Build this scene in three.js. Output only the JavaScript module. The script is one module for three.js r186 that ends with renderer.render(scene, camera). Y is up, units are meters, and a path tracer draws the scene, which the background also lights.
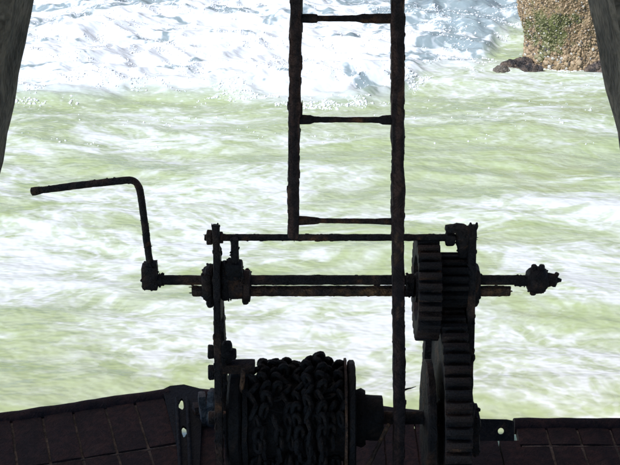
import * as THREE from 'three';
import { Sky } from 'three/addons/objects/Sky.js';
import { ImprovedNoise } from 'three/addons/math/ImprovedNoise.js';
import { mergeGeometries, mergeVertices, toCreasedNormals } from 'three/addons/utils/BufferGeometryUtils.js';

// ---------------------------------------------------------------- camera, sky, sun, exposure
const scene = new THREE.Scene();
const F = 1291, PITCH = Math.atan(582 / F), EYE = 5.0;              // focal length in photo pixels (620 wide)
const camera = new THREE.PerspectiveCamera(2 * Math.atan(232.5 / F) * 180 / Math.PI, 4 / 3, 0.05, 2000);
camera.position.set(0, EYE, 0);
camera.lookAt(0, EYE - Math.sin(PITCH), -Math.cos(PITCH));

const SUN_EL = 45 * Math.PI / 180, SUN_AZ = 42 * Math.PI / 180;      // azimuth: to the left of straight behind the viewer
const sunDir = new THREE.Vector3(-Math.sin(SUN_AZ) * Math.cos(SUN_EL), Math.sin(SUN_EL), Math.cos(SUN_AZ) * Math.cos(SUN_EL));
const sky = new Sky();
sky.name = 'sky'; sky.scale.setScalar(1500); sky.userData = { kind: 'structure' };
Object.assign(sky.material.uniforms.turbidity, { value: 8 });
sky.material.uniforms.rayleigh.value = 0.6;
sky.material.uniforms.mieCoefficient.value = 0.005;
sky.material.uniforms.sunPosition.value.copy(sunDir);
scene.add(sky);
scene.environmentIntensity = 0.2;
const sun = new THREE.DirectionalLight(new THREE.Color(1.0, 0.95, 0.87), 4.2);
sun.name = 'sun'; sun.position.copy(sunDir).multiplyScalar(60); sun.castShadow = true;
sun.shadow.mapSize.set(2048, 2048);
Object.assign(sun.shadow.camera, { left: -25, right: 25, top: 25, bottom: -25, near: 1, far: 140 });
scene.add(sun, sun.target);
const renderer = new THREE.WebGLRenderer({ antialias: true });
renderer.setSize(1024, 768);
renderer.toneMapping = THREE.LinearToneMapping;
renderer.toneMappingExposure = 1.14;
renderer.shadowMap.enabled = true;

// ---------------------------------------------------------------- helpers
const noise = new ImprovedNoise();
const n3 = (x, y, z) => noise.noise(x, y, z);
const fbm = (x, y, z, o = 4) => { let s = 0, a = 0.5; for (let i = 0; i < o; i++) { s += a * n3(x, y, z); x = x * 2.03 + 7.1; y = y * 2.03 + 3.3; z = z * 2.03 + 5.7; a *= 0.5; } return s; };
const clamp = (v, a = 0, b = 1) => Math.min(b, Math.max(a, v));
const sstep = (a, b, v) => { const t = clamp((v - a) / (b - a)); return t * t * (3 - 2 * t); };
const mix = (a, b, t) => a + (b - a) * t;
function rng(seed) { let s = seed >>> 0; return () => { s = (s + 0x6D2B79F5) >>> 0; let t = Math.imul(s ^ (s >>> 15), 1 | s); t ^= t + Math.imul(t ^ (t >>> 7), 61 | t); return ((t ^ (t >>> 14)) >>> 0) / 4294967296; }; }
const V = (x, y, z) => new THREE.Vector3(x, y, z);
function dirOf(px, py) {
  const a = px - 310, b = 232.5 - py, s = Math.sin(PITCH), c = Math.cos(PITCH);
  return V(a, -s * F + b * c, -c * F - b * s);
}
function atZ(px, py, z) { const d = dirOf(px, py); return d.multiplyScalar(z / d.z).add(V(0, EYE, 0)); }
function atY(px, py, y) { const d = dirOf(px, py); return d.multiplyScalar((y - EYE) / d.y).add(V(0, EYE, 0)); }
const m2p = (py, z) => { const d = dirOf(310, py); return (z / d.z); };      // metres per photo pixel across the view at that spot

const used = {};
function numbered(n) { const k = used[n] = (used[n] ?? -1) + 1; return k ? n + '_' + String(k).padStart(3, '0') : n; }
const origin = new Map();
function thing(name, label, category, at, group) {
  const o = new THREE.Group(); o.name = numbered(name); o.position.copy(at); scene.add(o);
  o.userData = { label, category }; if (group) o.userData.group = group;
  origin.set(o, at.clone()); return o;
}
// world-space geometry -> one named mesh under a thing or under a part of it
function part(name, geo, mat, parent, label) {
  const at = origin.get(parent);
  geo.translate(-at.x, -at.y, -at.z);
  const m = new THREE.Mesh(geo, mat); m.name = name; m.castShadow = m.receiveShadow = true;
  if (label) m.userData.label = label;
  parent.add(m); origin.set(m, at); return m;
}
function structure(name, geo, mat) { const m = new THREE.Mesh(geo, mat); m.name = name; m.userData.kind = 'structure'; m.castShadow = m.receiveShadow = true; scene.add(m); return m; }

// uv in metres from the face's main direction
function boxUV(g) {
  g = g.index ? g.toNonIndexed() : g;
  const p = g.attributes.position, n = p.count, uv = new Float32Array(n * 2), a = V(), b = V(), c = V();
  for (let i = 0; i < n; i += 3) {
    a.fromBufferAttribute(p, i); b.fromBufferAttribute(p, i + 1); c.fromBufferAttribute(p, i + 2);
    const nn = b.clone().sub(a).cross(c.clone().sub(a)), ax = Math.abs(nn.x), ay = Math.abs(nn.y), az = Math.abs(nn.z);
    for (let k = 0; k < 3; k++) {
      const x = p.getX(i + k), y = p.getY(i + k), z = p.getZ(i + k), j = (i + k) * 2;
      if (ax > ay && ax > az) { uv[j] = z; uv[j + 1] = y; } else if (ay > az) { uv[j] = x; uv[j + 1] = z; } else { uv[j] = x; uv[j + 1] = y; }
    }
  }
  g.setAttribute('uv', new THREE.BufferAttribute(uv, 2)); return g;
}
// uneven, pitted surface: a position-only displacement keeps seams closed
function rough(g, amp, freq, stretch = [1, 1, 1]) {
  const p = g.attributes.position;
  for (let i = 0; i < p.count; i++) {
    const x = p.getX(i), y = p.getY(i), z = p.getZ(i), X = x * freq * stretch[0], Y = y * freq * stretch[1], Z = z * freq * stretch[2];
    const k = amp * (1 + 0.9 * n3(x * freq * .3 + 9, y * freq * .3, z * freq * .3));
    p.setXYZ(i, x + k * (n3(X, Y, Z) + .5 * n3(X * 2.3, Y * 2.3, Z * 2.3 + 4)), y + k * (n3(X + 31, Y, Z) + .5 * n3(X * 2.3, Y * 2.3 + 14, Z * 2.3)), z + k * (n3(X, Y + 57, Z) + .5 * n3(X * 2.3 + 24, Y * 2.3, Z * 2.3)));
  }
  return g;
}
const palettes = {
  rust(x, y, z) {
    const a = fbm(x * 9, y * 9, z * 9, 4), b = fbm(x * 34 + 5, y * 34, z * 34, 3);
    let c = [0.032, 0.024, 0.022];
    const br = sstep(-.05, .25, a + .4 * b), or = sstep(.22, .42, a * .6 + b * .9);
    c = c.map((v, i) => mix(v, [0.11, 0.06, 0.04][i], br)); return c.map((v, i) => mix(v, [0.26, 0.115, 0.05][i], or * .85));
  },
  rusty(x, y, z) {                                              // more orange scale
    const a = fbm(x * 11, y * 11, z * 11, 4), b = fbm(x * 40 + 5, y * 40, z * 40, 3);
    let c = [0.09, 0.052, 0.036];
    const br = sstep(-.2, .2, a + .4 * b), or = sstep(.08, .34, a * .6 + b * .9);
    c = c.map((v, i) => mix(v, [0.2, 0.105, 0.06][i], br)); return c.map((v, i) => mix(v, [0.38, 0.19, 0.08][i], or));
  },
  black(x, y, z) { const b = fbm(x * 30 + 5, y * 30, z * 30, 3), t = sstep(.1, .4, b); return [mix(.014, .06, t), mix(.012, .036, t), mix(.012, .024, t)]; },
  tar(x, y, z) {                                                // weathered wooden rail, long streaks
    const a = fbm(x * 60, y * 3, z * 60, 4), t = sstep(-.1, .3, a), o = sstep(.18, .36, fbm(x * 30 + 8, y * 9, z * 30, 3));
    return [mix(mix(.045, .15, t), .30, o), mix(mix(.028, .075, t), .16, o), mix(mix(.026, .055, t), .09, o)];
  },
  wood(x, y, z) { const a = fbm(x * 14, y * 14, z * 2, 4), t = sstep(-.25, .3, a), s = sstep(.2, .38, fbm(x * 6, 3, z * 6, 4)); return [mix(mix(.034, .08, t), .115, s), mix(mix(.013, .028, t), .055, s), mix(mix(.011, .02, t), .038, s)]; },
  mussel(x, y, z) { const t = sstep(-.2, .35, fbm(x * 12, y * 12, z * 12, 4)); return [mix(.06, .24, t), mix(.05, .17, t), mix(.045, .12, t)]; },
  paleSeam(x, y, z) { const t = sstep(-.2, .3, fbm(x * 18, y * 18, z * 18, 3)); return [mix(.14, .34, t), mix(.1, .24, t), mix(.075, .18, t)]; },  // mottled brown, paler than the boards, for strips laid in the joints
  grey(x, y, z) { const a = fbm(x * 20, y * 20, z * 20, 4), t = sstep(-.3, .3, a); return [mix(.11, .25, t), mix(.095, .215, t), mix(.085, .19, t)]; },
  concrete(x, y, z) { const a = fbm(x * 3, y * 3, z * 3, 5), b = fbm(x * 40, y * 40, z * 40, 2), t = clamp(.5 + a * 1.3 + b * .35); return [mix(.16, .33, t), mix(.13, .275, t), mix(.1, .21, t)]; },
};
function paint(g, pal) {
  const p = g.attributes.position, c = new Float32Array(p.count * 3), f = palettes[pal];
  for (let i = 0; i < p.count; i++) c.set(f(p.getX(i), p.getY(i), p.getZ(i)), i * 3);
  g.setAttribute('color', new THREE.BufferAttribute(c, 3)); return g;
}
function finish(g, pal, amp = .0016, freq = 38, crease = .7, stretch) {
  g.deleteAttribute('normal'); if (g.attributes.uv) g.deleteAttribute('uv');
  g = mergeVertices(g, 1e-5); if (amp) rough(g, amp, freq, stretch);
  g = boxUV(g); g = toCreasedNormals(g, crease); return paint(g, pal);
}
// bevelled box with subdivisions, centre c, full size s, optional rotation
function box(c, s, { seg = .02, r = .003, rot } = {}) {
  const n = s.map((v) => Math.max(1, Math.min(90, Math.round(v / seg))));
  const g = new THREE.BoxGeometry(...s, ...n), p = g.attributes.position, v = V(), q = V();
  r = Math.min(r, Math.min(...s) * .45);
  for (let i = 0; i < p.count; i++) {
    v.fromBufferAttribute(p, i); q.set(clamp(v.x, -s[0] / 2 + r, s[0] / 2 - r), clamp(v.y, -s[1] / 2 + r, s[1] / 2 - r), clamp(v.z, -s[2] / 2 + r, s[2] / 2 - r));
    v.sub(q); if (v.lengthSq() > 0) v.setLength(r); v.add(q); p.setXYZ(i, v.x, v.y, v.z);
  }
  if (rot) g.applyMatrix4(new THREE.Matrix4().makeRotationFromEuler(new THREE.Euler(...rot)));
  g.translate(c.x, c.y, c.z); return g;
}
// turned shape: profile [[along, radius], ...] from a to b (world points), extra points so that noise shows
function turned(a, b, profile, { radial = 18, step = .012, spin = 0 } = {}) {
  const L = a.distanceTo(b), pts = [];
  for (let i = 0; i < profile.length; i++) {
    if (i) { const [x0, r0] = profile[i - 1], [x1, r1] = profile[i], n = Math.max(1, Math.round(Math.hypot((x1 - x0) * L, r1 - r0) / step)); for (let k = 1; k <= n; k++) pts.push(new THREE.Vector2(mix(r0, r1, k / n), mix(x0, x1, k / n) * L)); }
    else pts.push(new THREE.Vector2(profile[0][1], profile[0][0] * L));
  }
  const g = new THREE.LatheGeometry(pts, radial); g.rotateY(spin);
  g.applyMatrix4(new THREE.Matrix4().makeRotationFromQuaternion(new THREE.Quaternion().setFromUnitVectors(V(0, 1, 0), b.clone().sub(a).normalize())));
  g.translate(a.x, a.y, a.z); return g;
}
const rod = (a, b, r, o) => turned(a, b, [[0, 0], [0, r * .8], [.0001 + .003 / a.distanceTo(b), r], [1 - .003 / a.distanceTo(b), r], [1, r * .8], [1, 0]], o);
function tube(pts, r, radial = 10, seg = 120) { return new THREE.TubeGeometry(new THREE.CatmullRomCurve3(pts, false, 'centripetal'), seg, r, radial); }
function extrude(outline, depth, bevel = .003) {                   // outline in (u, v), thickness along +w
  const s = new THREE.Shape(outline.map(([x, y]) => new THREE.Vector2(x, y)));
  return new THREE.ExtrudeGeometry(s, { depth: depth - 2 * bevel, bevelEnabled: true, bevelSize: bevel, bevelThickness: bevel, bevelSegments: 2, curveSegments: 16 });
}

// ---------------------------------------------------------------- textures of grain
function grainTex(size, fn, srgb) {
  const d = new Uint8Array(size * size * 4);
  for (let j = 0; j < size; j++) for (let i = 0; i < size; i++) { const v = fn(i / size, j / size, i, j), k = (j * size + i) * 4; d[k] = d[k + 1] = d[k + 2] = clamp(v) * 255; d[k + 3] = 255; }
  const t = new THREE.DataTexture(d, size, size); t.wrapS = t.wrapT = THREE.RepeatWrapping; t.magFilter = THREE.LinearFilter; t.minFilter = THREE.LinearMipmapLinearFilter; t.generateMipmaps = true;
  if (srgb) t.colorSpace = THREE.SRGBColorSpace; t.needsUpdate = true; return t;
}
const ring = (u, v, f, s) => { const a = u * Math.PI * 2, b = v * Math.PI * 2, R = f / 6.283; return fbm(Math.cos(a) * R + s, Math.sin(a) * R + Math.cos(b) * R, Math.sin(b) * R + s * 2, 3); };
const pit = grainTex(256, (u, v) => .55 + ring(u, v, 10, 3) * .9 + ring(u, v, 30, 9) * .7);
pit.repeat.set(7, 7);
const grainMap = grainTex(256, (u, v) => .82 + ring(u, v, 9, 13) * .5 + ring(u, v, 34, 19) * .5, true);
grainMap.repeat.set(5, 5);
const iron = new THREE.MeshStandardMaterial({ vertexColors: true, map: grainMap, bumpMap: pit, bumpScale: .004, roughness: .74, metalness: .1 });
const timber = new THREE.MeshStandardMaterial({ vertexColors: true, map: grainMap, bumpMap: pit, bumpScale: .003, roughness: .8 });
const own = (t, k) => { const c = t.clone(); c.repeat.set(k, k); c.needsUpdate = true; return c; };
const concrete = new THREE.MeshStandardMaterial({ vertexColors: true, map: own(grainMap, 1.3), bumpMap: own(pit, 2.3), bumpScale: .016, roughness: .92 });

// ---------------------------------------------------------------- water
const TX0 = -6.5, TX1 = 6.5, TD0 = 6.2, TD1 = 21.2;
function breakZone(x, d) {                                           // 1 in the churned surf, 0 in the quieter water
  const edge = 14.95 + .55 * n3(x * .55, 1.5, 2) + .22 * n3(x * 1.9, 7.5, 2) + 1.0 * sstep(.6, 1.8, x) + 2.2 * sstep(2.0, 3.0, x);
  return sstep(edge - .15, edge + .75, d);
}
function height(x, d) {
  const wx = .5 * n3(x * .35, d * .5, 11), wd = .45 * n3(x * .4, d * .35, 23), X = x + wx, D = d + wd;
  const b = breakZone(x, d);
  let h = .085 * n3(X * .26, D * .8, 2) + .05 * n3(X * .6 + D * .12, D * 1.75, 5) + .022 * n3(X * 1.5 - D * .2, D * 3.9, 9) + .008 * n3(X * 4 + D, D * 8.5, 14);
  if (b > 0) h += b * (.05 + .13 * n3(X * .8, D * 1.3, 31) + .085 * (1 - 2 * Math.abs(n3(X * 1.9, D * 2.6, 37))) + .035 * n3(X * 4, D * 6, 41) + .018 * n3(x * 9, d * 12, 43));
  return h;
}
const foamGlareTex = (() => {
  const W = 1600, H = 2048, col = new Uint8Array(W * H * 4), rgh = new Uint8Array(W * H * 4), bmp = new Uint8Array(W * H * 4);
  const lin2s = (v) => 255 * (v <= .0031308 ? v * 12.92 : 1.055 * Math.pow(clamp(v), 1 / 2.4) - .055);
  for (let j = 0; j < H; j++) for (let i = 0; i < W; i++) {
    const x = mix(TX0, TX1, i / W), d = mix(TD0, TD1, j / H);
    const ax = x + .55 * n3(x * .55, d * .8, 51) + .16 * n3(x * 1.7, d * 2.4, 52), ad = d + .34 * n3(x * .6, d * .9, 57) + .12 * n3(x * 1.6, d * 2.5, 58);
    const X = ax, D = ad + x * .04;
    const big = n3(X * .3, D * .72, 61) + .55 * n3(X * .65, D * 1.5, 67);
    const st1 = n3(X * 1.1, D * 2.9, 71), st2 = n3(X * 3 + D * .5, D * 5.4, 73), st3 = n3(X * 7, D * 10.5, 79), fine = n3(x * 13, d * 22, 83), grit = n3(x * 36, d * 50, 89);
    const mot = n3(X * 8, D * 11, 203) + .6 * n3(x * 18, d * 23, 205);
    const fil = (q, s0, k) => 1 - Math.abs(n3(X * q * .78 + s0, (D - .14 * X) * q * 1.4, s0)) * k;
    const field = sstep(-.28, .46, 1.2 * big + .5 * st1 + .22 * st2 + .1 * st3 + .05);
    const l1 = sstep(.15, 1, fil(1.0, 211, 6) + .22 * st3), l2 = sstep(.15, 1, fil(2.1, 213, 5) + .25 * st3), l3 = sstep(.25, .85, fil(4.4, 217, 5) + .25 * mot), l4 = sstep(.25, .85, fil(9, 219, 4.2) + .25 * mot);
    let f = .12 * sstep(-.5, .5, st2 + st3) + .44 * field * (.85 + .5 * st2 + .3 * st3) + (.10 + .34 * field) * l1 + (.05 + .32 * field) * l2 + (.04 + .30 * field) * l3 + (.02 + .2 * field) * l4 + (.10 + .26 * field) * sstep(.28, .52, mot) - .16 * field * sstep(.22, .5, -mot) + .04 * grit;  // pale streaks: foam mixed with sky glare painted into the colour
    const b = breakZone(x, d);
    let base = [.395, .45, .225];
    const milky = sstep(-.4, .5, n3(X * .9, D * 1.5, 101) + .4 * st2);
    base = base.map((v, k) => mix(v, [.45, .49, .3][k], milky * .6));
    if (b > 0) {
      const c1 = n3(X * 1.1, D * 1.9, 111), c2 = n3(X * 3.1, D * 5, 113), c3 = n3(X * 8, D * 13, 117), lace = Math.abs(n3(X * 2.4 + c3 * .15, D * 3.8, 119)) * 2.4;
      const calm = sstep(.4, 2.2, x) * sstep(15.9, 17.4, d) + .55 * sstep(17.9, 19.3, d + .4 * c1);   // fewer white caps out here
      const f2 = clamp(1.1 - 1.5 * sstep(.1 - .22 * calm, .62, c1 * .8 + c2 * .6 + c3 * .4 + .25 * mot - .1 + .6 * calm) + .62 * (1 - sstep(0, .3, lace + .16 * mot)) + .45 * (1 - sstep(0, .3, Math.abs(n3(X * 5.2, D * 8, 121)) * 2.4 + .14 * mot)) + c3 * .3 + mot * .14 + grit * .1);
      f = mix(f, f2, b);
      const skySlate = [.25, .305, .34]; base = base.map((v, k) => mix(v, skySlate[k], b * .85));  // grey-blue of churned water, with sky reflection painted into the base colour
    }
    const band = sstep(13.2, 14.4, d) * (1 - b);                      // sparse specks in front of the surf
    f = mix(f, f * .55 + .55 * sstep(.28, .5, fine * .8 + st3 * .5), band * .7);
    f = clamp(f);
    const k = (j * W + i) * 4, wh = [mix(.70, .735, b), mix(.70, .735, b), mix(.65, .71, b)];
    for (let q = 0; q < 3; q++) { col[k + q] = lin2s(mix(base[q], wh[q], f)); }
    const r = mix(.16, .85, sstep(.1, .5, f)); rgh[k] = rgh[k + 1] = rgh[k + 2] = r * 255;
    const hb = .5 + .34 * n3(x * 7 + d, d * 10, 131) + .2 * n3(x * 18, d * 26, 137) + .12 * fine * (1 + f); bmp[k] = bmp[k + 1] = bmp[k + 2] = clamp(hb) * 255;
    col[k + 3] = rgh[k + 3] = bmp[k + 3] = 255;
  }
  const mk = (a, s) => { const t = new THREE.DataTexture(a, W, H); t.wrapS = t.wrapT = THREE.MirroredRepeatWrapping; t.magFilter = THREE.LinearFilter; t.minFilter = THREE.LinearMipmapLinearFilter; t.generateMipmaps = true; if (s) t.colorSpace = THREE.SRGBColorSpace; t.needsUpdate = true; return t; };
  return { col: mk(col, true), rgh: mk(rgh), bmp: mk(bmp) };
})();
{
  const axis = (lo, hi, a, b, step, grow) => { const v = []; for (let t = a; t <= b + 1e-6; t += step) v.push(t); let s = step, t = b; while (t < hi) { s *= grow; t += s; v.push(t); } s = step; t = a; while (t > lo) { s *= grow; t -= s; v.unshift(t); } return v; };
  const xs = axis(-500, 500, -6, 6, .032, 1.35), ds = axis(-200, 900, 7, 20.5, .03, 1.3);
  const nx = xs.length, nd = ds.length, pos = new Float32Array(nx * nd * 3), uv = new Float32Array(nx * nd * 2), idx = new Uint32Array((nx - 1) * (nd - 1) * 6);
  let q = 0;
  for (let j = 0; j < nd; j++) for (let i = 0; i < nx; i++) {
    const x = xs[i], d = ds[j], k = j * nx + i;
    const calm = sstep(14, 6.2, Math.abs(x)) * sstep(30, 20.6, d) * sstep(2, 6.8, d);   // the coarse outer sheet carries no ripples it cannot hold
    pos.set([x, height(x, d) * calm, -d], k * 3); uv.set([(x - TX0) / (TX1 - TX0), (d - TD0) / (TD1 - TD0)], k * 2);
    if (i < nx - 1 && j < nd - 1) { const a = k, b = k + 1, c = k + nx, e = k + nx + 1; idx[q++] = a; idx[q++] = b; idx[q++] = e; idx[q++] = a; idx[q++] = e; idx[q++] = c; }
  }
  const g = new THREE.BufferGeometry(); g.setAttribute('position', new THREE.BufferAttribute(pos, 3)); g.setAttribute('uv', new THREE.BufferAttribute(uv, 2)); g.setIndex(new THREE.BufferAttribute(idx, 1)); g.computeVertexNormals();
  structure('sea_water', g, new THREE.MeshPhysicalMaterial({ map: foamGlareTex.col, roughness: 1, roughnessMap: foamGlareTex.rgh, bumpMap: foamGlareTex.bmp, bumpScale: .014, ior: 1.33 }));
}

{ // raised froth on the surf: more lumps than anybody could count
  const rnd = rng(404), N = 12000, bg = new THREE.IcosahedronGeometry(1, 1), im = new THREE.InstancedMesh(bg, new THREE.MeshStandardMaterial({ color: new THREE.Color(.74, .74, .72), roughness: .9 }), N);
  im.name = 'sea_foam'; im.userData = { kind: 'stuff', label: 'white raised froth scattered over the breaking surf', category: 'foam' }; im.receiveShadow = im.castShadow = true;
  const m = new THREE.Matrix4(), q = new THREE.Quaternion(); let k = 0;
  while (k < N) {
    const x = mix(-5.5, 5.5, rnd()), d = mix(13.4, 20.5, rnd()), b = breakZone(x, d), cl = n3(x * 1.3, d * 2.2, 301) + .6 * n3(x * 4, d * 6, 303);
    const front = b > .02 && b < .7, p = front ? .9 : b > .5 ? .45 : .018;
    if (rnd() > p * sstep(-.05, .5, cl)) continue;
    const s = mix(.004, .015, rnd() * rnd()) * (front ? 1.25 : 1);
    q.setFromEuler(new THREE.Euler(rnd() * 6, rnd() * 6, 0)); m.compose(V(x, height(x, d) + s * .2, -d), q, V(s * 1.5, s * .8, s)); im.setMatrixAt(k++, m);
  }
  scene.add(im);
}

// ---------------------------------------------------------------- levels and planes
const ZW = -4.0;                                                     // the winch's plane
const shaft = atZ(310, 280, ZW), DECK = shaft.y - 1.05, ROOF = shaft.y + 2.6;
const W = (px, py, dz = 0) => atZ(px, py, ZW + dz);
const MP = m2p(285, ZW);                                             // metres per photo pixel at the winch

// ---------------------------------------------------------------- pier above (out of view; it shades the winch)
{
  const t = thing('pier_deck', 'concrete pier deck on beams above the winch', 'pier deck', V(0, ROOF, 0));
  part('slab', finish(box(V(0, ROOF + .14, 3.35), [15, .22, 13.4], { seg: .5, r: .02 }), 'concrete', .004, 3), concrete, t);
  for (const z of [-3.12, -1.1, 1.2, 3.6, 6.2, 9.2]) part('beam', finish(box(V(0, ROOF - .13, z), [13.6, .3, .3], { seg: .4, r: .02 }), 'concrete', .004, 3), concrete, t);
}
// raked legs of the near bent
function leg(name, label, inner0, inner1, side, z, width, category, group) {
  const a = atZ(...inner0, z), b = atZ(...inner1, z), k = (b.x - a.x) / (b.y - a.y), X = (y) => a.x + k * (y - a.y);
  const top = ROOF - .28, bot = -1.2, t = thing(name, label, category, V(X(bot) + side * width / 2, bot, z), group);
  const g = new THREE.BoxGeometry(width, 1, .38, 10, 160, 10); g.translate(side * width / 2, 0, 0);
  const p = g.attributes.position;
  for (let i = 0; i < p.count; i++) { const y = mix(bot, top, p.getY(i) + .5); let zz = p.getZ(i), xx = p.getX(i); const r = .03, cx = side * width / 2; const ex = Math.abs(xx - cx) - (width / 2 - r), ez = Math.abs(zz) - (.19 - r); if (ex > 0 && ez > 0) { const l = Math.hypot(ex, ez); xx -= Math.sign(xx - cx) * ex * (1 - r / l); zz -= Math.sign(zz) * ez * (1 - r / l); } p.setXYZ(i, X(y) + xx, y, z + zz); }
  part('shaft', finish(g, 'concrete', .006, 7), concrete, t);
}
leg('concrete_column', 'dark concrete column leaning in above the crank handle', [24, 0], [0, 130], -1, -3.1, .4, 'column');
leg('concrete_column', 'grey brown concrete column overlapping the barnacled pile', [598, 0], [620, 110], 1, -3.1, .4, 'column');

// ---------------------------------------------------------------- barnacled pile standing in the sea
{
  const base = atY(571, 71, 0), zp = base.z - .46, mp = m2p(60, zp);
  const l0 = atZ(519, 0, zp), l1 = atZ(534, 68, zp), r0 = atZ(603, 0, zp), r1 = atZ(611, 68, zp);
  const lineX = (a, b, y) => a.x + (b.x - a.x) * (y - a.y) / (b.y - a.y);
  const t = thing('sea_pile', 'leaning concrete pile crusted with barnacles and green algae, standing in the surf', 'pile', V((l1.x + r1.x) / 2, -.8, zp));
  const R = (th, y) => { const c = Math.abs(Math.cos(th)), s = Math.abs(Math.sin(th)); return Math.pow(Math.pow(c, 3) + Math.pow(s, 3), -1 / 3); };
  const NA = 220, NY = 260, pos = [], colr = [], idx = [], y0 = -.8, y1 = 6.0;
  const surf = (th, y) => {
    const xl = lineX(l0, l1, Math.min(y, 3)), xr = lineX(r0, r1, Math.min(y, 3)), cx = (xl + xr) / 2, rx = (xr - xl) / 2 * (1 + .12 * sstep(.35, -.05, y));
    const rr = R(th + .25, y), bump = 1 + .05 * n3(Math.cos(th) * 2.2, y * 2.4, Math.sin(th) * 2.2) + .05 * n3(Math.cos(th) * 6, y * 7, Math.sin(th) * 6) + .03 * n3(Math.cos(th) * 14, y * 16, Math.sin(th) * 14);
    return V(cx + Math.cos(th) * rr * rx * .97 * bump, y, zp + Math.sin(th) * rr * .44 * bump);
  };
  const pc = (p, th) => {
    const a = fbm(p.x * 5, p.y * 5, p.z * 5, 5), b = fbm(p.x * 22, p.y * 22, p.z * 22, 3), tt = clamp(.5 + a + b * .9);
    let c = [mix(.27, .54, tt), mix(.175, .375, tt), mix(.085, .2, tt)];
    const g = sstep(.1, .5, 1 - Math.hypot((p.x - (l1.x + .12)) / .42, (p.y - .5) / .36) + a * 1.6 + b * .6);
    return c.map((v, k) => mix(v, [.12, .15, .035][k], g * .85));
  };
  for (let j = 0; j <= NY; j++) for (let i = 0; i <= NA; i++) {
    const y = mix(y0, y1, Math.pow(j / NY, 1.6)), th = i / NA * Math.PI * 2, p = surf(i === NA ? 0 : th, y);
    pos.push(p.x, p.y, p.z); colr.push(...pc(p, th));
    if (i < NA && j < NY) { const k = j * (NA + 1) + i; idx.push(k, k + NA + 1, k + 1, k + 1, k + NA + 1, k + NA + 2); }
  }
  const g = new THREE.BufferGeometry(); g.setAttribute('position', new THREE.Float32BufferAttribute(pos, 3)); g.setAttribute('color', new THREE.Float32BufferAttribute(colr, 3)); g.setIndex(idx);
  let gg = boxUV(g.toNonIndexed()); gg = toCreasedNormals(gg, 1.2);
  part('shaft', gg, concrete, t);
  part('top_cap', finish(box(V(lineX(l0, l1, 3) + .5, 6.05, zp), [1.3, .3, 1.2], { seg: .1, r: .03 }), 'concrete', .004, 6), concrete, t);
  // barnacles and mussels
  const rnd = rng(77), N = 11000, bg = mergeVertices(new THREE.IcosahedronGeometry(1, 1).deleteAttribute('normal').deleteAttribute('uv'), 1e-4);
  rough(bg, .42, 1.9); bg.computeVertexNormals();
  const im = new THREE.InstancedMesh(bg, new THREE.MeshStandardMaterial({ roughness: .85 }), N); im.name = 'barnacle_crust'; im.userData.kind = 'stuff'; im.castShadow = im.receiveShadow = true;
  const M4 = new THREE.Matrix4(), qq = new THREE.Quaternion(), cc = new THREE.Color(), org = origin.get(t);
  for (let k = 0; k < N; k++) {
    const th = rnd() * Math.PI * 2, y = Math.pow(rnd(), 1.7) * 1.25 - .06, p = surf(th, y), low = sstep(.45, .05, y);
    const s = mix(.007, .019, rnd() * rnd()) * (1 + low * (.3 + rnd() * 1.3)); qq.setFromEuler(new THREE.Euler(rnd() * 6, rnd() * 6, rnd() * 6));
    M4.compose(p.clone().sub(org), qq, V(s * mix(.8, 1.3, rnd()), s, s * mix(.7, 1.1, rnd()))); im.setMatrixAt(k, M4);
    const u = rnd(), c = pc(p, th), w = rnd();
    if (u < .05) cc.setRGB(.5, .46, .38); else if (u < .13) cc.setRGB(.09, .075, .06); else cc.setRGB(mix(c[0], .4, .4 * w) * mix(.7, 1.15, w), mix(c[1], .31, .4 * w) * mix(.7, 1.15, w), mix(c[2], .23, .4 * w) * mix(.7, 1.15, w));
    im.setColorAt(k, cc);
  }
  t.add(im);
  { // froth washing round the foot
    const fr = rng(61), NF = 420, fm = new THREE.InstancedMesh(new THREE.IcosahedronGeometry(1, 1), new THREE.MeshStandardMaterial({ color: new THREE.Color(.74, .74, .71), roughness: .9 }), NF); fm.name = 'foot_froth'; fm.userData = { kind: 'stuff', label: 'pale froth washing round the foot of the barnacled pile', category: 'foam' };
    for (let k = 0; k < NF; k++) { const th = fr() * Math.PI * 2, p = surf(th, .02), ex = fr() * fr() * .22 * sstep(-.2, .4, n3(Math.cos(th) * 3, Math.sin(th) * 3, 5)), cx = (l1.x + r1.x) / 2, dx = p.x - cx, dz = p.z - zp, l = Math.hypot(dx, dz), s = mix(.006, .017, fr() * fr()); p.x += dx / l * (ex + .01); p.z += dz / l * (ex + .01); p.y = height(p.x, -p.z) + .003; M4.compose(p, qq.identity(), V(s * 1.6, s * .6, s)); fm.setMatrixAt(k, M4); }
    scene.add(fm);
  }
  // rocks and shell clumps at the foot
  const rr = rng(5);
  const spots = [[513, 66.5, .11, 'dark brown wet rock with a ragged top in the clump beside the barnacled pile'], [523, 66, .13, 'larger brown rock leaning on the barnacled pile at the waterline'], [502, 70, .075, 'low pale stone awash at the outer end of the rock clump'], [531, 70, .1, 'tan shell-crusted stone at the clump end touching the pile'], [601, 70, .13, 'dark mussel-covered rock between the pile and the concrete column']];
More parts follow.
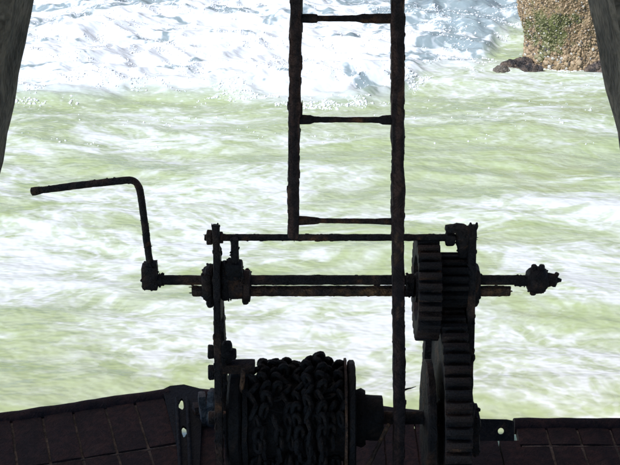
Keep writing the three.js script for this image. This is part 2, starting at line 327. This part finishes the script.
  spots.forEach(([px, py, s, label], i) => {
    const c = atY(px, py + 3, 0); c.y = .0; c.z -= s * .6;
    const o = thing('rock', label, 'rock', c, 'rocks at the foot of the pile');
    let rg = new THREE.IcosahedronGeometry(s, 5); rg.scale(1.5, .8, .9); rg.translate(c.x, c.y + s * .1, c.z);
    rg = finish(rg, i !== 2 ? 'mussel' : 'concrete', s * .32, 6 / (s * 6), .9); rough(rg, s * .1, 40); rg.computeVertexNormals();
    part('stone', rg, concrete, o);
    const cnt = 60, parts = [];
    for (let k = 0; k < cnt; k++) { const d = V(rr() - .5, rr() * .8, rr() * .5).normalize(); const b = bg.clone(); const sc = mix(.014, .03, rr()); b.scale(sc, sc, sc); b.translate(c.x + d.x * s * 1.1, c.y + s * .1 + d.y * s * .85, c.z + d.z * s * .9); parts.push(b); }
    let sh = mergeGeometries(parts); sh = boxUV(sh); sh.computeVertexNormals(); paint(sh, i !== 2 ? 'mussel' : 'concrete');
    const crust = part('shell_crust', sh, concrete, o); crust.userData.kind = 'stuff';
  });
}

// ---------------------------------------------------------------- timber platform under the winch
function plankDeck(t, e0, e1, front, widths, seed, courses) {        // edge from e0 to e1 (world, on DECK), boards run from the edge towards +side
  const dir = e1.clone().sub(e0), L = dir.length(); dir.normalize();
  const nrm = V(-dir.z, 0, dir.x); if (nrm.z < 0) nrm.negate();
  const rnd = rng(seed), ang = Math.atan2(-dir.z, dir.x);
  let s = 0;
  while (s < L - .02) {
    const w = Math.min(widths * mix(.94, 1.06, rnd()), L - s), g = .008;
    let d0 = 0;
    for (const [len, up] of courses) {
      const ln = Math.min(len, front - d0); if (ln < .05) break;
      const c = e0.clone().addScaledVector(dir, s + w / 2).addScaledVector(nrm, d0 + ln / 2 + .03); c.y = DECK - .022 + up + (rnd() - .5) * .004;
      const b = box(V(0, 0, 0), [w - g, .042, ln - .008], { seg: .045, r: .006 }); b.rotateZ((rnd() - .5) * .02); b.rotateY(ang); b.translate(c.x, c.y, c.z);
      part('plank', finish(b, 'wood', .0025, 16), timber, t);
      d0 += ln;
    }
    s += w;
    if (s < L - .02) { const c = e0.clone().addScaledVector(dir, s).addScaledVector(nrm, front / 2); part('joint_filler', finish(box(V(0, 0, 0), [.014, .03, front - .04], { seg: .06, r: .002 }).rotateY(ang).translate(c.x, DECK - .0205, c.z), 'paleSeam', .0025, 14), timber, t); }
  }
  { const c = e0.clone().add(e1).multiplyScalar(.5).addScaledVector(nrm, courses[0][0] + .03); part('joint_filler', finish(box(V(0, 0, 0), [L - .02, .03, .012], { seg: .06, r: .002 }).rotateY(ang).translate(c.x, DECK - .0185, c.z), 'paleSeam', .0015, 14), timber, t); }
  const rm = e0.clone().add(e1).multiplyScalar(.5).addScaledVector(nrm, .03);
  part('edge_log', finish(turned(V(-L / 2, 0, 0), V(L / 2, 0, 0), [[0, 0], [0, .036], [1, .036], [1, 0]], { step: .03, radial: 14 }).rotateY(ang).translate(rm.x, DECK - .016 + courses[0][1], rm.z), 'wood', .004, 9), timber, t);
  const a = e0.clone(), b = e1.clone(); a.y = b.y = DECK - .075;
  return { dir, nrm, L, a, b, ang };
}
function underframe(t, k, depth) {
  const mid = k.a.clone().add(k.b).multiplyScalar(.5);
  for (const d of [.25, depth * .5, depth - .2]) part('joist', finish(box(V(0, 0, 0), [k.L - .06, .12, .1], { seg: .08, r: .008 }).rotateY(k.ang).translate(mid.x + k.nrm.x * d, DECK - .115, mid.z + k.nrm.z * d), 'wood', .003, 10), timber, t);
  for (const s of [.15, .85]) { const c = k.a.clone().lerp(k.b, s).addScaledVector(k.nrm, .5); part('post', finish(rod(V(c.x, -.9, c.z), V(c.x, DECK - .172, c.z), .09, { step: .08 }), 'wood', .008, 6), timber, t); }
}
{
  const a = atY(-190, 443, DECK), b = atY(168, 391, DECK);
  const t = thing('timber_platform', 'slanting plank platform with a raised edge course beside the crank', 'platform', V(b.x, DECK, b.z));
  const k = plankDeck(t, a, b, 2.6, .137, 11, [[.40, .006], [2.2, 0]]);
  underframe(t, k, 2.6);
}
{
  const a = atY(513, 420.5, DECK), b = atY(800, 421, DECK);
  const t = thing('timber_platform', 'straight plank platform on the gear side of the winch', 'platform', V(a.x, DECK, a.z));
  const k = plankDeck(t, a, b, 2.6, .137, 23, [[.16, .006], [2.4, 0]]);
  underframe(t, k, 2.6);
}
{
  const a = atY(197, 389.5, DECK), b = atY(476, 417, DECK), dir = b.clone().sub(a), L = dir.length(); dir.normalize();
  const t = thing('timber_platform', 'dark plank platform directly under the winch drum', 'platform', V((a.x + b.x) / 2, DECK, a.z));
  const rnd = rng(37), ang = Math.atan2(-dir.z, dir.x), mid = a.clone().add(b).multiplyScalar(.5);
  for (let x = a.x; x < b.x - .03; x += .137) { const w = Math.min(.137, b.x - x), z0 = mix(a.z, b.z, (x + w / 2 - a.x) / (b.x - a.x)) + .03, ln = -2.0 - z0; part('plank', finish(box(V(x + w / 2, DECK - .022 + (rnd() - .5) * .004, z0 + ln / 2), [w - .003, .042, ln], { seg: .045, r: .006 }), 'wood', .0025, 16), timber, t); if (x > a.x) part('joint_filler', finish(box(V(x, DECK - .026, z0 + .04 + ln / 2), [.016, .03, ln - .08], { seg: .06, r: .002 }), 'wood', .001, 14), timber, t); }
  { const c0 = atY(477, 439, DECK), c1 = atY(520, 439, DECK); for (let k = 0; k < 2; k++) { const w = (c1.x - c0.x) / 2, ln = -2.0 - c0.z; part('plank', finish(box(V(c0.x + w * (k + .5), DECK - .024, c0.z + ln / 2), [w - .003, .042, ln], { seg: .045, r: .006 }), 'wood', .0025, 16), timber, t); } }
  part('edge_log', finish(turned(V(-L / 2, 0, 0), V(L / 2, 0, 0), [[0, 0], [0, .036], [1, .036], [1, 0]], { step: .03, radial: 14 }).rotateY(ang).translate(mid.x, DECK - .016, mid.z + .03), 'wood', .004, 9), timber, t);
  underframe(t, { a, b, L, ang, nrm: V(0, 0, 1), dir }, 2.2);
}
// ---------------------------------------------------------------- winch
const winch = thing('hand_winch', 'rusty iron hand-cranked winch with two gears on a timber platform', 'winch', V(shaft.x, DECK, ZW));
const R1 = .088, R2 = .47, AX = shaft.y - (R1 + R2);                  // pinion, main gear, and the drum's axle height
const xAt = (px, py = 280, dz = 0) => W(px, py, dz).x;
const yRod = W(310, 237.5).y, yLow = W(310, 291).y;
const P = (x, y, dz = 0) => V(x, y, ZW + dz);

// side frames: A-shaped plates seen edge on
function sideFrame(px, thick, bulk) {
  const x = xAt(px), h = (y) => y - shaft.y, b = DECK - shaft.y + .02;
  const o = [[-.30, b], [-.24, b], [-.055, -.14], [.055, -.14], [.24, b], [.30, b], [.30, b + .04], [.075 * bulk, -.02], [.06 * bulk, .06], [.028, .12], [.03, h(yRod) + .02], [.012, h(yRod) + .045], [-.014, h(yRod) + .042], [-.03, h(yRod) + .02], [-.028, .12], [-.06 * bulk, .06], [-.075 * bulk, -.02], [-.30, b + .04]];
  const dense = []; o.forEach((p, i) => { const q = o[(i + 1) % o.length], n = Math.max(1, Math.round(Math.hypot(q[0] - p[0], q[1] - p[1]) / .025)); for (let k = 0; k < n; k++) dense.push([mix(p[0], q[0], k / n), mix(p[1], q[1], k / n)]); });
  const g = extrude(dense, thick, .003); g.rotateY(-Math.PI / 2); g.translate(x + thick / 2, shaft.y, ZW);
  return part('side_frame', finish(g, 'rust', .0042, 30, .6), iron, winch);
}
const frameL = sideFrame(217, .022, 1), frameR = sideFrame(468.5, .026, 1);
// base feet under the frames
for (const px of [217, 468.5]) part('base_rail', finish(box(P(xAt(px), DECK + .012), [.07, .022, .72], { seg: .03 }), 'rust', .002, 20), iron, winch);

const nut = (c, ax, r, len, pal = 'rust', parent = winch, nm = 'nut') => part(nm, finish(turned(c.clone().addScaledVector(ax, -len / 2), c.clone().addScaledVector(ax, len / 2), [[0, 0], [0, r * .86], [.15, r], [.85, r], [1, r * .86], [1, 0]], { radial: 6, spin: .3 }), pal, .0022, 45, .5), iron, parent);
const XA = V(1, 0, 0);
// top tie rod with its end nuts
{
  const y = yRod, rodM = part('tie_rod', finish(rod(P(xAt(206), y), P(xAt(474), y), .0118), 'rust', .0016, 45), iron, winch);
  nut(P(xAt(211), y), XA, .026, .02, 'rust', rodM); nut(P(xAt(222.5), y), XA, .021, .014, 'rust', rodM);
  nut(P(xAt(448), y - .004), XA, .026, .03, 'rust', rodM);
  part('hook', finish(mergeGeometries([box(P(xAt(453), y + .034), [.07, .022, .035], { seg: .01, r: .006, rot: [0, 0, .08] }), box(P(xAt(463), y - .012), [.062, .11, .045], { seg: .01, r: .02, rot: [0, 0, .2] }), box(P(xAt(464), y - .085), [.045, .12, .04], { seg: .012, r: .016, rot: [0, 0, .08] }), box(P(xAt(461), y + .022), [.045, .035, .04], { seg: .01, r: .01, rot: [0, 0, -.35] })].map((g) => { g.deleteAttribute('uv'); return g; })), 'rust', .004, 30), iron, winch);
}
// crank shaft and the rusty bar below it
const shaftM = part('crank_shaft', finish(rod(P(xAt(158), shaft.y), P(xAt(530), shaft.y), .0172), 'rust', .0014, 40), iron, winch);
part('lower_bar', finish(rod(P(xAt(191.5), yLow), P(xAt(511), yLow), .0186), 'rusty', .002, 50), iron, winch, 'brown flaking bar under the crank shaft');
// left bearing
part('bearing', finish(mergeGeometries([box(P(xAt(207.5), shaft.y - .012), [.036, .10, .09], { seg: .014, r: .012 }), box(P(xAt(210), shaft.y - .022), [.03, .15, .07], { seg: .014, r: .014 })].map((g) => { g.deleteAttribute('uv'); return g; })), 'rust', .004, 26), iron, winch);
part('bearing', finish(box(P(xAt(225.5), shaft.y - .002), [.03, .13, .08], { seg: .012, r: .015 }), 'rust', .004, 26), iron, winch);
// pawl block hanging from the tie rod
{
  const pw = part('pawl', finish(box(P(xAt(236), W(236, 252).y, .02), [.028, .125, .03], { seg: .01, r: .006 }), 'rust', .0025, 32), iron, winch);
  part('pawl_block', finish(box(P(xAt(234.5), W(0, 267).y, .02), [.062, .062, .06], { seg: .012, r: .01 }), 'black', .004, 28), iron, pw);
  part('collar', finish(turned(P(xAt(229), shaft.y - .02), P(xAt(246), shaft.y - .02), [[0, 0], [0, .045], [.1, .048], [.9, .048], [1, .044], [1, 0]]), 'rust', .003, 30), iron, winch);
  part('collar', finish(turned(P(xAt(243.5), shaft.y - .022), P(xAt(250.5), shaft.y - .022), [[0, 0], [0, .052], [.1, .056], [.9, .056], [1, .05], [1, 0]], { radial: 12 }), 'rust', .003, 30), iron, winch);
  nut(P(xAt(245), W(0, 300).y), V(0, 1, 0), .012, .03);
}
// crank handle
{
  const pts = [[150.5, 268], [148, 250], [144.5, 222], [141.5, 200], [139.6, 189], [136, 182.6], [130, 180.2], [120, 180.8], [100, 183], [76, 185.6], [52, 188.8], [33, 191.3]].map(([x, y]) => W(x, y));
  const h = part('crank_handle', finish(tube(pts, .0125, 12, 140), 'rust', .0015, 45), iron, winch);
  part('grip_end', finish(turned(W(40, 190.4), W(31, 191.6), [[0, 0], [0, .0135], [.5, .015], [.9, .014], [1, .009], [1, 0]], { step: .006 }), 'rust', .001, 60), iron, h);
  part('socket', finish(mergeGeometries([box(W(150, 276.5), [.056, .094, .05], { seg: .012, r: .01 }), box(W(152, 265.5), [.04, .03, .036], { seg: .01, r: .006, rot: [0, 0, .1] })].map((g) => { g.deleteAttribute('uv'); return g; })), 'rust', .003, 34), iron, h);
  part('collar', finish(rod(P(xAt(156), shaft.y), P(xAt(163), shaft.y), .021), 'rust', .0015, 40), iron, h);
}
// gears: rim, web, hub, teeth
const toothGeo = {};
function gear(name, px0, px1, y, dz, r, teeth, th, pal, label) {
  const x0 = xAt(px0), x1 = xAt(px1), w = x1 - x0, c = P((x0 + x1) / 2, y, dz), ri = r - th;
  const g = turned(P(x0, y, dz), P(x1, y, dz), [[0, .02], [0, .05], [.22, .055], [.3, .07], [.3, ri - .06], [.03, ri - .045], [0, ri - .002], [0, ri], [1, ri], [1, ri - .045], [.7, ri - .06], [.7, .07], [.8, .055], [1, .05], [1, .02]], { radial: Math.max(48, teeth * 2), step: .02 });
  const m = part(name, finish(g, pal, .002, 30, .5), iron, winch, label);
  const key = name;
  if (!toothGeo[key]) toothGeo[key] = [0, 1, 2].map((v) => {
    const pitch = 2 * Math.PI * r / teeth, a = pitch * .30, b = pitch * .17, o = [[-a, -.006], [a, -.006], [a * .92, th * .4], [b, th], [-b, th], [-a * .92, th * .4]];
    let e = extrude(o, w, .002); e.translate(0, 0, -w / 2 + .002); e.rotateY(Math.PI / 2);
    e.deleteAttribute('uv'); e = finish(e.translate(v * 3, 0, 0), pal, .0012, 40, .5); e.translate(-v * 3, 0, 0); return e;
  });
  const og = origin.get(winch);
  for (let i = 0; i < teeth; i++) {
    const ang = i / teeth * Math.PI * 2 + .03, t = new THREE.Mesh(toothGeo[key][(i * 7) % 3], iron); t.name = 'tooth'; t.castShadow = t.receiveShadow = true;
    t.position.set(c.x - og.x, c.y - og.y + Math.cos(ang) * ri, c.z - og.z + Math.sin(ang) * ri); t.rotation.x = ang; m.add(t);
  }
  return m;
}
gear('spur_gear', 415.5, 437.5, shaft.y - .03, 0, .181, 30, .02, 'rust', 'toothed gear wheel on the crank shaft');
gear('pinion', 438.5, 465.5, shaft.y, 0, R1 + .006, 18, .018, 'black');
gear('main_gear', 439, 464, AX, 0, R2 + .006, 70, .02, 'rust', 'large toothed gear driving the drum');
// right bearing, shaft end hub
part('bearing', finish(mergeGeometries([box(P(xAt(473.5), shaft.y - .02), [.04, .145, .09], { seg: .014, r: .02 }), box(P(xAt(477), shaft.y - .012), [.024, .08, .07], { seg: .012, r: .01 })].map((g) => { g.deleteAttribute('uv'); return g; })), 'rust', .004, 26), iron, winch);
{
  const hub = part('shaft_end_hub', finish(turned(P(xAt(527), shaft.y), P(xAt(547), shaft.y), [[0, 0], [0, .03], [.08, .042], [.35, .047], [.7, .047], [.9, .04], [1, .03], [1, 0]], { step: .008 }), 'rust', .005, 34), iron, winch);
  part('nose', finish(turned(P(xAt(546), shaft.y), P(xAt(561), shaft.y), [[0, 0], [0, .026], [.35, .022], [.6, .024], [.8, .012], [1, .006], [1, 0]], { step: .006, radial: 7 }), 'rust', .004, 50), iron, hub);
  for (const [dx, dy] of [[-4, .046], [4, .046], [-3, -.046]]) nut(P(xAt(537 + dx), shaft.y + dy, .0), V(0, 1, 0), .011, .022, 'rust', hub, 'bolt');
  nut(P(xAt(556), shaft.y + .018), V(.3, .9, 0).normalize(), .008, .02, 'rust', hub, 'bolt');
  part('collar', finish(rod(P(xAt(516), shaft.y - .004), P(xAt(528), shaft.y - .004), .019), 'rust', .002, 40), iron, winch);
}
// collar on the shaft beside the ladder
part('collar', finish(rod(P(xAt(406), shaft.y - .02), P(xAt(414), shaft.y - .02), .04), 'rust', .003, 30), iron, winch);
// drum, flanges, axle
{
  const x0 = xAt(247), x1 = xAt(352), dr = .155;
  part('axle', finish(rod(P(xAt(203), AX), P(xAt(486), AX), .024), 'rust', .002, 30), iron, winch);
  const d = part('drum', finish(turned(P(x0, AX), P(x1, AX), [[0, .02], [0, dr], [1, dr], [1, .02]], { radial: 40, step: .02 }), 'black', .002, 20, .6), iron, winch);
  part('flange', finish(turned(P(xAt(345.5), AX), P(xAt(348), AX), [[0, .02], [0, .216], [1, .216], [1, .02]], { radial: 56, step: .02 }), 'rusty', .0016, 30, .6), iron, d);
  part('flange', finish(turned(P(xAt(349.5), AX), P(xAt(357), AX), [[0, .02], [0, .203], [.2, .208], [.8, .208], [1, .2], [1, .02]], { radial: 56, step: .02 }), 'black', .003, 24, .6), iron, d);
  part('flange', finish(turned(P(xAt(241), AX), P(xAt(246.5), AX), [[0, .02], [0, .18], [1, .18], [1, .02]], { radial: 56, step: .02 }), 'black', .003, 24, .6), iron, d);
  part('brake_disc', finish(turned(P(xAt(358), AX), P(xAt(386), AX), [[0, .02], [0, .10], [.2, .108], [.35, .1], [.35, .085], [1, .08], [1, .02]], { radial: 40, step: .02 }), 'black', .004, 18, .6), iron, winch);
  part('gear_flange', finish(turned(P(xAt(429.5), AX), P(xAt(437.5), AX), [[0, .03], [0, .2], [.2, .212], [1, .212], [1, .03]], { radial: 56, step: .02 }), 'rust', .003, 24, .6), iron, winch);
  // axle bearing blocks, stepped, on the gear side
  part('axle_bearing', finish(box(P(xAt(474), AX + .01), [.045, .17, .14], { seg: .018, r: .01 }), 'rust', .003, 22), iron, winch);
  part('axle_bearing', finish(box(P(xAt(483), AX - .05), [.035, .16, .12], { seg: .018, r: .01 }), 'rust', .003, 22), iron, winch);
  part('ratchet_wheel', finish(turned(P(xAt(225), AX), P(xAt(240), AX), [[0, .02], [0, .17], [.2, .182], [.8, .182], [1, .17], [1, .02]], { radial: 26, step: .02 }), 'black', .004, 24, .5), iron, winch);
  // pawl lumps and the bracket on the crank side
  for (const [px, py, r] of [[211, 352, .026], [211.5, 372.5, .03]]) nut(P(xAt(px, py), W(px, py).y), XA, r, .022);
  part('ratchet_pawl', finish(mergeGeometries([box(W(226.5, 352), [.04, .085, .04], { seg: .012, r: .012 }), box(W(231, 354), [.04, .035, .04], { seg: .012, r: .01 }), box(W(222, 360), [.04, .05, .05], { seg: .012, r: .01 })].map((g) => { g.deleteAttribute('uv'); return g; })), 'black', .004, 28), iron, winch);
  part('bracket', finish(box(W(237.5, 366.5), [.125, .036, .05], { seg: .012, r: .004 }), 'rust', .002, 30), iron, winch);
}

// ---------------------------------------------------------------- chain wound on the drum
{
  const t = thing('chain', 'heavy rusted chain wound in turns on the winch drum', 'chain', P(shaft.x - .05, DECK, 0));
  const wire = .0105, len = .066, lg = (() => {
    const pts = []; const a = .012, b = .0135; for (let i = 0; i < 14; i++) { const th = i / 14 * Math.PI * 2; pts.push(V(Math.cos(th) * b, Math.sin(th) * b + Math.sign(Math.sin(th) || 1) * a, 0)); }
    const g = new THREE.TubeGeometry(new THREE.CatmullRomCurve3(pts, true), 16, wire, 6, true); g.deleteAttribute('uv'); return g;
  })();
  const variants = [0, 1, 2].map((k) => { const g = finish(lg.clone().translate(k * 2, 0, 0), 'black', .0016, 50, 1.2); g.translate(-k * 2, 0, 0); return g; });
  const rnd = rng(9), xa = xAt(251), xb = xAt(343), og = origin.get(t), turns = 8.2, rad0 = .183;
  const put = (x, ang, rad, roll, k) => {
    const m = new THREE.Mesh(variants[k % 3], iron); m.name = 'link'; m.castShadow = m.receiveShadow = true;
    const tang = V(0, -Math.sin(ang), Math.cos(ang)), out = V(0, Math.cos(ang), Math.sin(ang));
    const B = new THREE.Matrix4().makeBasis(V(1, 0, 0).applyAxisAngle(tang, roll), tang, out.clone().applyAxisAngle(tang, roll));
    m.quaternion.setFromRotationMatrix(B); m.position.set(x - og.x, AX + out.y * rad - og.y, ZW + out.z * rad - og.z); t.add(m);
  };
  const step = .041, total = turns * 2 * Math.PI * rad0; let s = 0, k = 0;
  while (s < total) {
    const ang = s / rad0, u = s / total, x = mix(xa, xb, u) + .02 * n3(u * 9, ang * 1.1, 8) + (rnd() - .5) * .012;
    put(x, ang, rad0 + .016 * n3(u * 14, ang * .8, 3) + (rnd() - .5) * .014, (k % 2 ? .8 : -.75) + (rnd() - .5) * 1.0, k); s += step; k++;
  }
  // a loose top layer over part of the drum
  s = 0; const rad1 = .212; while (s < 1.9 * 2 * Math.PI * rad1) { const ang = s / rad1, u = s / (1.9 * 2 * Math.PI * rad1); put(mix(xAt(307), xAt(331), u) + (rnd() - .5) * .008, ang - .2, rad1 + (rnd() - .5) * .01, (k % 2 ? .8 : -.75) + (rnd() - .5) * .5, k); s += step; k++; }
}

// ---------------------------------------------------------------- ladder
{
  const dz = .085, zl = ZW + dz, A = (px, py) => atZ(px, py, zl);
  const t = thing('ladder', 'rough tarred ladder hung from the pier, one rail reaching down to the platform', 'ladder', V(A(398, 465).x, DECK, zl));
  const rail = (pts, wpx, top, nm) => {                            // rail along px points, lengthened up to the pier
    const q = pts.map(([x, y]) => A(x, y)), a = q[0], b = q[1]; const up = a.clone().add(a.clone().sub(b).multiplyScalar((top - a.y) / (a.y - b.y))); q.unshift(up);
    const y0 = q[q.length - 1].y, n = Math.round((top - y0) / .012), mp = m2p(200, zl), g = new THREE.BoxGeometry(1, 1, 1, 5, n, 5), p = g.attributes.position;
    const xz = (y) => { for (let i = 1; i < q.length; i++) if (y >= q[i].y - 1e-9) { const f = (y - q[i].y) / (q[i - 1].y - q[i].y); return mix(q[i].x, q[i - 1].x, f); } return q[q.length - 1].x; };
    for (let i = 0; i < p.count; i++) { const y = mix(y0, top, p.getY(i) + .5), w = wpx * mp * (1 + .09 * n3(3, y * 9, 1) + .06 * n3(8, y * 25, 1)); const chamfer = .88 + .12 * (1 - Math.abs(p.getX(i)) * 2 * Math.abs(p.getZ(i)) * 2); p.setXYZ(i, xz(y) + p.getX(i) * w * chamfer, y, zl + p.getZ(i) * .05 * chamfer); }
    return part('rail', finish(g, 'tar', .0036, 44, .6, [1, .3, 1]), timber, t);
  };
  const rl = rail([[296.5, 0], [294.5, 110], [293.6, 190], [293.5, 236]], 11.5, ROOF + .5);
  const rr = rail([[397.5, 0], [397.8, 240], [398.5, 330], [399.5, 400], [398, 470]].concat([[398, 500]]), 13, ROOF + .5);
  { // right rail continues to the platform
    const a = A(398, 498), g = box(V(a.x, (a.y + DECK) / 2 + .01, zl), [.05, Math.max(.05, a.y - DECK + .02), .05], { seg: .02, r: .006 }); part('rail_foot', finish(g, 'tar', .003, 30), timber, rr);
  }
  const sliver = (p, len, w, rot, parent) => part('splinter', finish(turned(p, p.clone().add(V(Math.sin(rot) * len, Math.cos(rot) * len, .004)), [[0, 0], [0, w], [.5, w * .7], [1, .0008], [1, 0]], { radial: 5, step: .006 }), 'tar', .001, 60), timber, parent);
  sliver(A(300.6, 116), .055, .006, .1, rl);
  sliver(A(404, 390), .045, .004, 1.2, rr);
  const mp = m2p(120, zl);
  const rung = (y0px, y1px, prof) => part('rung', finish(turned(A(299, y0px), A(394, y1px), prof.map(([u, r]) => [u, r * mp])), 'rust', .0012, 45), iron, t);
  rung(18.5, 18.5, [[0, 0], [0, 4], [.14, 4.6], [.19, 4.2], [.2, 2.8], [.6, 3.1], [.67, 4.6], [.86, 4.9], [1, 4.9], [1, 0]]);
  rung(119.5, 120, [[0, 0], [0, 5], [.06, 4.8], [.12, 4.6], [.16, 3.2], [.5, 2.7], [.84, 3.2], [.88, 4.6], [.96, 5], [1, 5], [1, 0]]);
  rung(220.5, 221.5, [[0, 0], [0, 5], [.08, 4.6], [.2, 3.4], [.22, 2.6], [.8, 2.9], [1, 4], [1, 0]]);
  const top = atZ(310, -83, zl);
  for (let y = -83, i = 0; i < 5; i++, y -= 102) rung(y, y, [[0, 0], [0, 4.4], [.12, 4.2], [.15, 2.9], [.85, 2.9], [.88, 4.4], [1, 4.4], [1, 0]]);
}

// flaking scale that roughens the outlines of the old iron and of the ladder rails
const flake = mergeVertices(new THREE.IcosahedronGeometry(1, 0).deleteAttribute('normal').deleteAttribute('uv'), 1e-4);
function scaleCrust(m, n, r0, r1, st, pal, seed, name) {
  const p = m.geometry.attributes.position, rnd = rng(seed), out = [], o = origin.get(m);
  for (let k = 0; k < n; k++) {
    const i = Math.floor(rnd() * p.count), q = mix(r0, r1, rnd() * rnd()), g = flake.clone();
    g.rotateX(rnd() * 6); g.rotateY(rnd() * 6); g.scale(q * st[0] * mix(.7, 1.3, rnd()), q * st[1] * mix(.6, 1.5, rnd()), q * st[2]); g.translate(p.getX(i) + o.x, p.getY(i) + o.y, p.getZ(i) + o.z); out.push(g);
  }
  let g = boxUV(mergeGeometries(out)); g = toCreasedNormals(g, 1.1); paint(g, pal);
  part(name, g, m.material, m).userData.kind = 'stuff';
}
{
  let seed = 900;
  const todo = []; winch.traverse((o) => { if (o.isMesh) todo.push(o); });
  for (const o of todo) {
    const nm = o.name; seed++;
    if (nm === 'side_frame') scaleCrust(o, 200, .003, .008, [.8, 2.2, 1], 'rust', seed, 'rust_scale');
    else if (nm === 'tie_rod' || nm === 'crank_shaft' || nm === 'lower_bar') scaleCrust(o, 110, .002, .0055, [2.6, .55, .8], nm === 'lower_bar' ? 'rusty' : 'rust', seed, 'rust_scale');
    else if (nm === 'crank_handle') scaleCrust(o, 40, .0018, .004, [1.6, .8, 1], 'rust', seed, 'rust_scale');
    else if (/bearing|hub|hook|pawl|socket|collar/.test(nm)) scaleCrust(o, 26, .003, .009, [1, 1, 1], 'rust', seed, 'rust_scale');
  }
  const lad = scene.children.find((o) => o.name === 'ladder');
  for (const o of lad.children.filter((c) => c.name === 'rail')) scaleCrust(o, 520, .0018, .0055, [.8, 4, .8], 'tar', seed++, 'flaking_fibre');
}

// ---------------------------------------------------------------- loose rods, posts, plates around the winch
{
  const a = W(243.5, 369, .06), b = W(234.5, 476, .10); const low = V(b.x - .006, DECK, b.z + .02);
  const t = thing('iron_rod', 'thin pale rusty rod leaning on the bracket beside the drum', 'rod', low);
  part('bar', finish(mergeGeometries([rod(a, b, .0085), rod(b, low.clone().add(V(0, .002, 0)), .0085)].map((g) => { g.deleteAttribute('uv'); return g; })), 'rusty', .0026, 40), iron, t);
}
{
  const a = W(389, 424, .12), d = W(368, 466, .2).sub(a), low = a.clone().addScaledVector(d, (DECK + .004 - a.y) / d.y);
  const t = thing('iron_rod', 'short rusty rod slanting from the foot of the ladder', 'rod', low);
  part('bar', finish(rod(low, a, .0075), 'rusty', .002, 40), iron, t);
}
{ // iron plate with two slots bridging the gap between the two platforms
  const o0 = atY(182, 388, DECK), toDeck = ([px, py]) => { const q = atY(px, py, DECK + .012); return new THREE.Vector2(q.x, -q.z); };
  const sh = new THREE.Shape([[163, 391], [170, 387.5], [184, 386], [203, 391], [199, 480], [186, 482]].map(toDeck));
  for (const [px, py, rx, ry] of [[181.3, 406, 2.6, 5.4], [184.3, 433, 2.9, 5.6]]) { const h = new THREE.Path(), c = []; for (let i = 0; i < 20; i++) { const u = i / 20 * Math.PI * 2, k = 1 + .15 * Math.sin(u * 3 + px); c.push(toDeck([px + Math.cos(u) * rx * k, py + Math.sin(u) * ry * k])); } h.setFromPoints(c); sh.holes.push(h); }
  const g = new THREE.ExtrudeGeometry(sh, { depth: .01, bevelEnabled: true, bevelSize: .001, bevelThickness: .001, bevelSegments: 1 }); g.rotateX(-Math.PI / 2); g.translate(0, DECK + .01, 0);
  const t = thing('slotted_plate', 'iron plate with two ragged slots bridging the gap between the plank platforms', 'plate', o0);
  part('plate', finish(g, 'black', .0004, 40, .5), iron, t);
  for (const [p0, p1] of [[[176.5, 398], [180.5, 478]], [[187, 398], [190.5, 478]]]) { const a = atY(...p0, DECK + .03), b = atY(...p1, DECK + .03); part('rib', finish(rod(a, b, .008), 'black', .0015, 40), iron, t); }
}
{ // plate with a round hole at the end of the straight platform
  const s = new THREE.Shape([[-17, -9], [17, -9], [17, 9.5], [10, 11], [-17, 11.5]].map(([x, y]) => new THREE.Vector2(x * .0043, y * .0043)));
  const hole = new THREE.Path(); hole.absarc(4.5 * .0043, 0, 3.2 * .0043, 0, Math.PI * 2, true); s.holes.push(hole);
  const g = new THREE.ExtrudeGeometry(s, { depth: .008, bevelEnabled: true, bevelSize: .001, bevelThickness: .001, bevelSegments: 1, curveSegments: 20 });
  const c = atZ(496, 431, -4.52); g.rotateX(-.45); g.translate(c.x, c.y, c.z);
  const t = thing('drilled_plate', 'dark iron plate with one round hole at the platform edge', 'plate', V(c.x, c.y - .04, c.z));
  part('plate', finish(g, 'rust', .0004, 40, .5), iron, t);
}
{ // worn grey block and a brown chock near the crank-side frame
  const c = atY(207, 424, DECK), t = thing('timber_block', 'weathered grey split timber block beside the winch frame', 'block', c.clone());
  part('slab', finish(box(V(c.x - .015, DECK + .075, c.z), [.03, .15, .05], { seg: .012, r: .006, rot: [0, .2, .04] }), 'grey', .004, 22), timber, t);
  part('slab', finish(box(V(c.x + .022, DECK + .09, c.z + .01), [.034, .18, .045], { seg: .012, r: .01, rot: [0, -.3, -.05] }), 'grey', .006, 22), timber, t);
  const c2 = atY(198, 416, DECK), t2 = thing('wooden_chock', 'small brown wooden chock beside the grey timber block', 'chock', c2.clone());
  part('wedge', finish(box(V(c2.x, DECK + .03, c2.z), [.04, .06, .05], { seg: .012, r: .006, rot: [0, .3, 0] }), 'rusty', .003, 22), timber, t2);
}

scene.environment = null;
renderer.render(scene, camera);
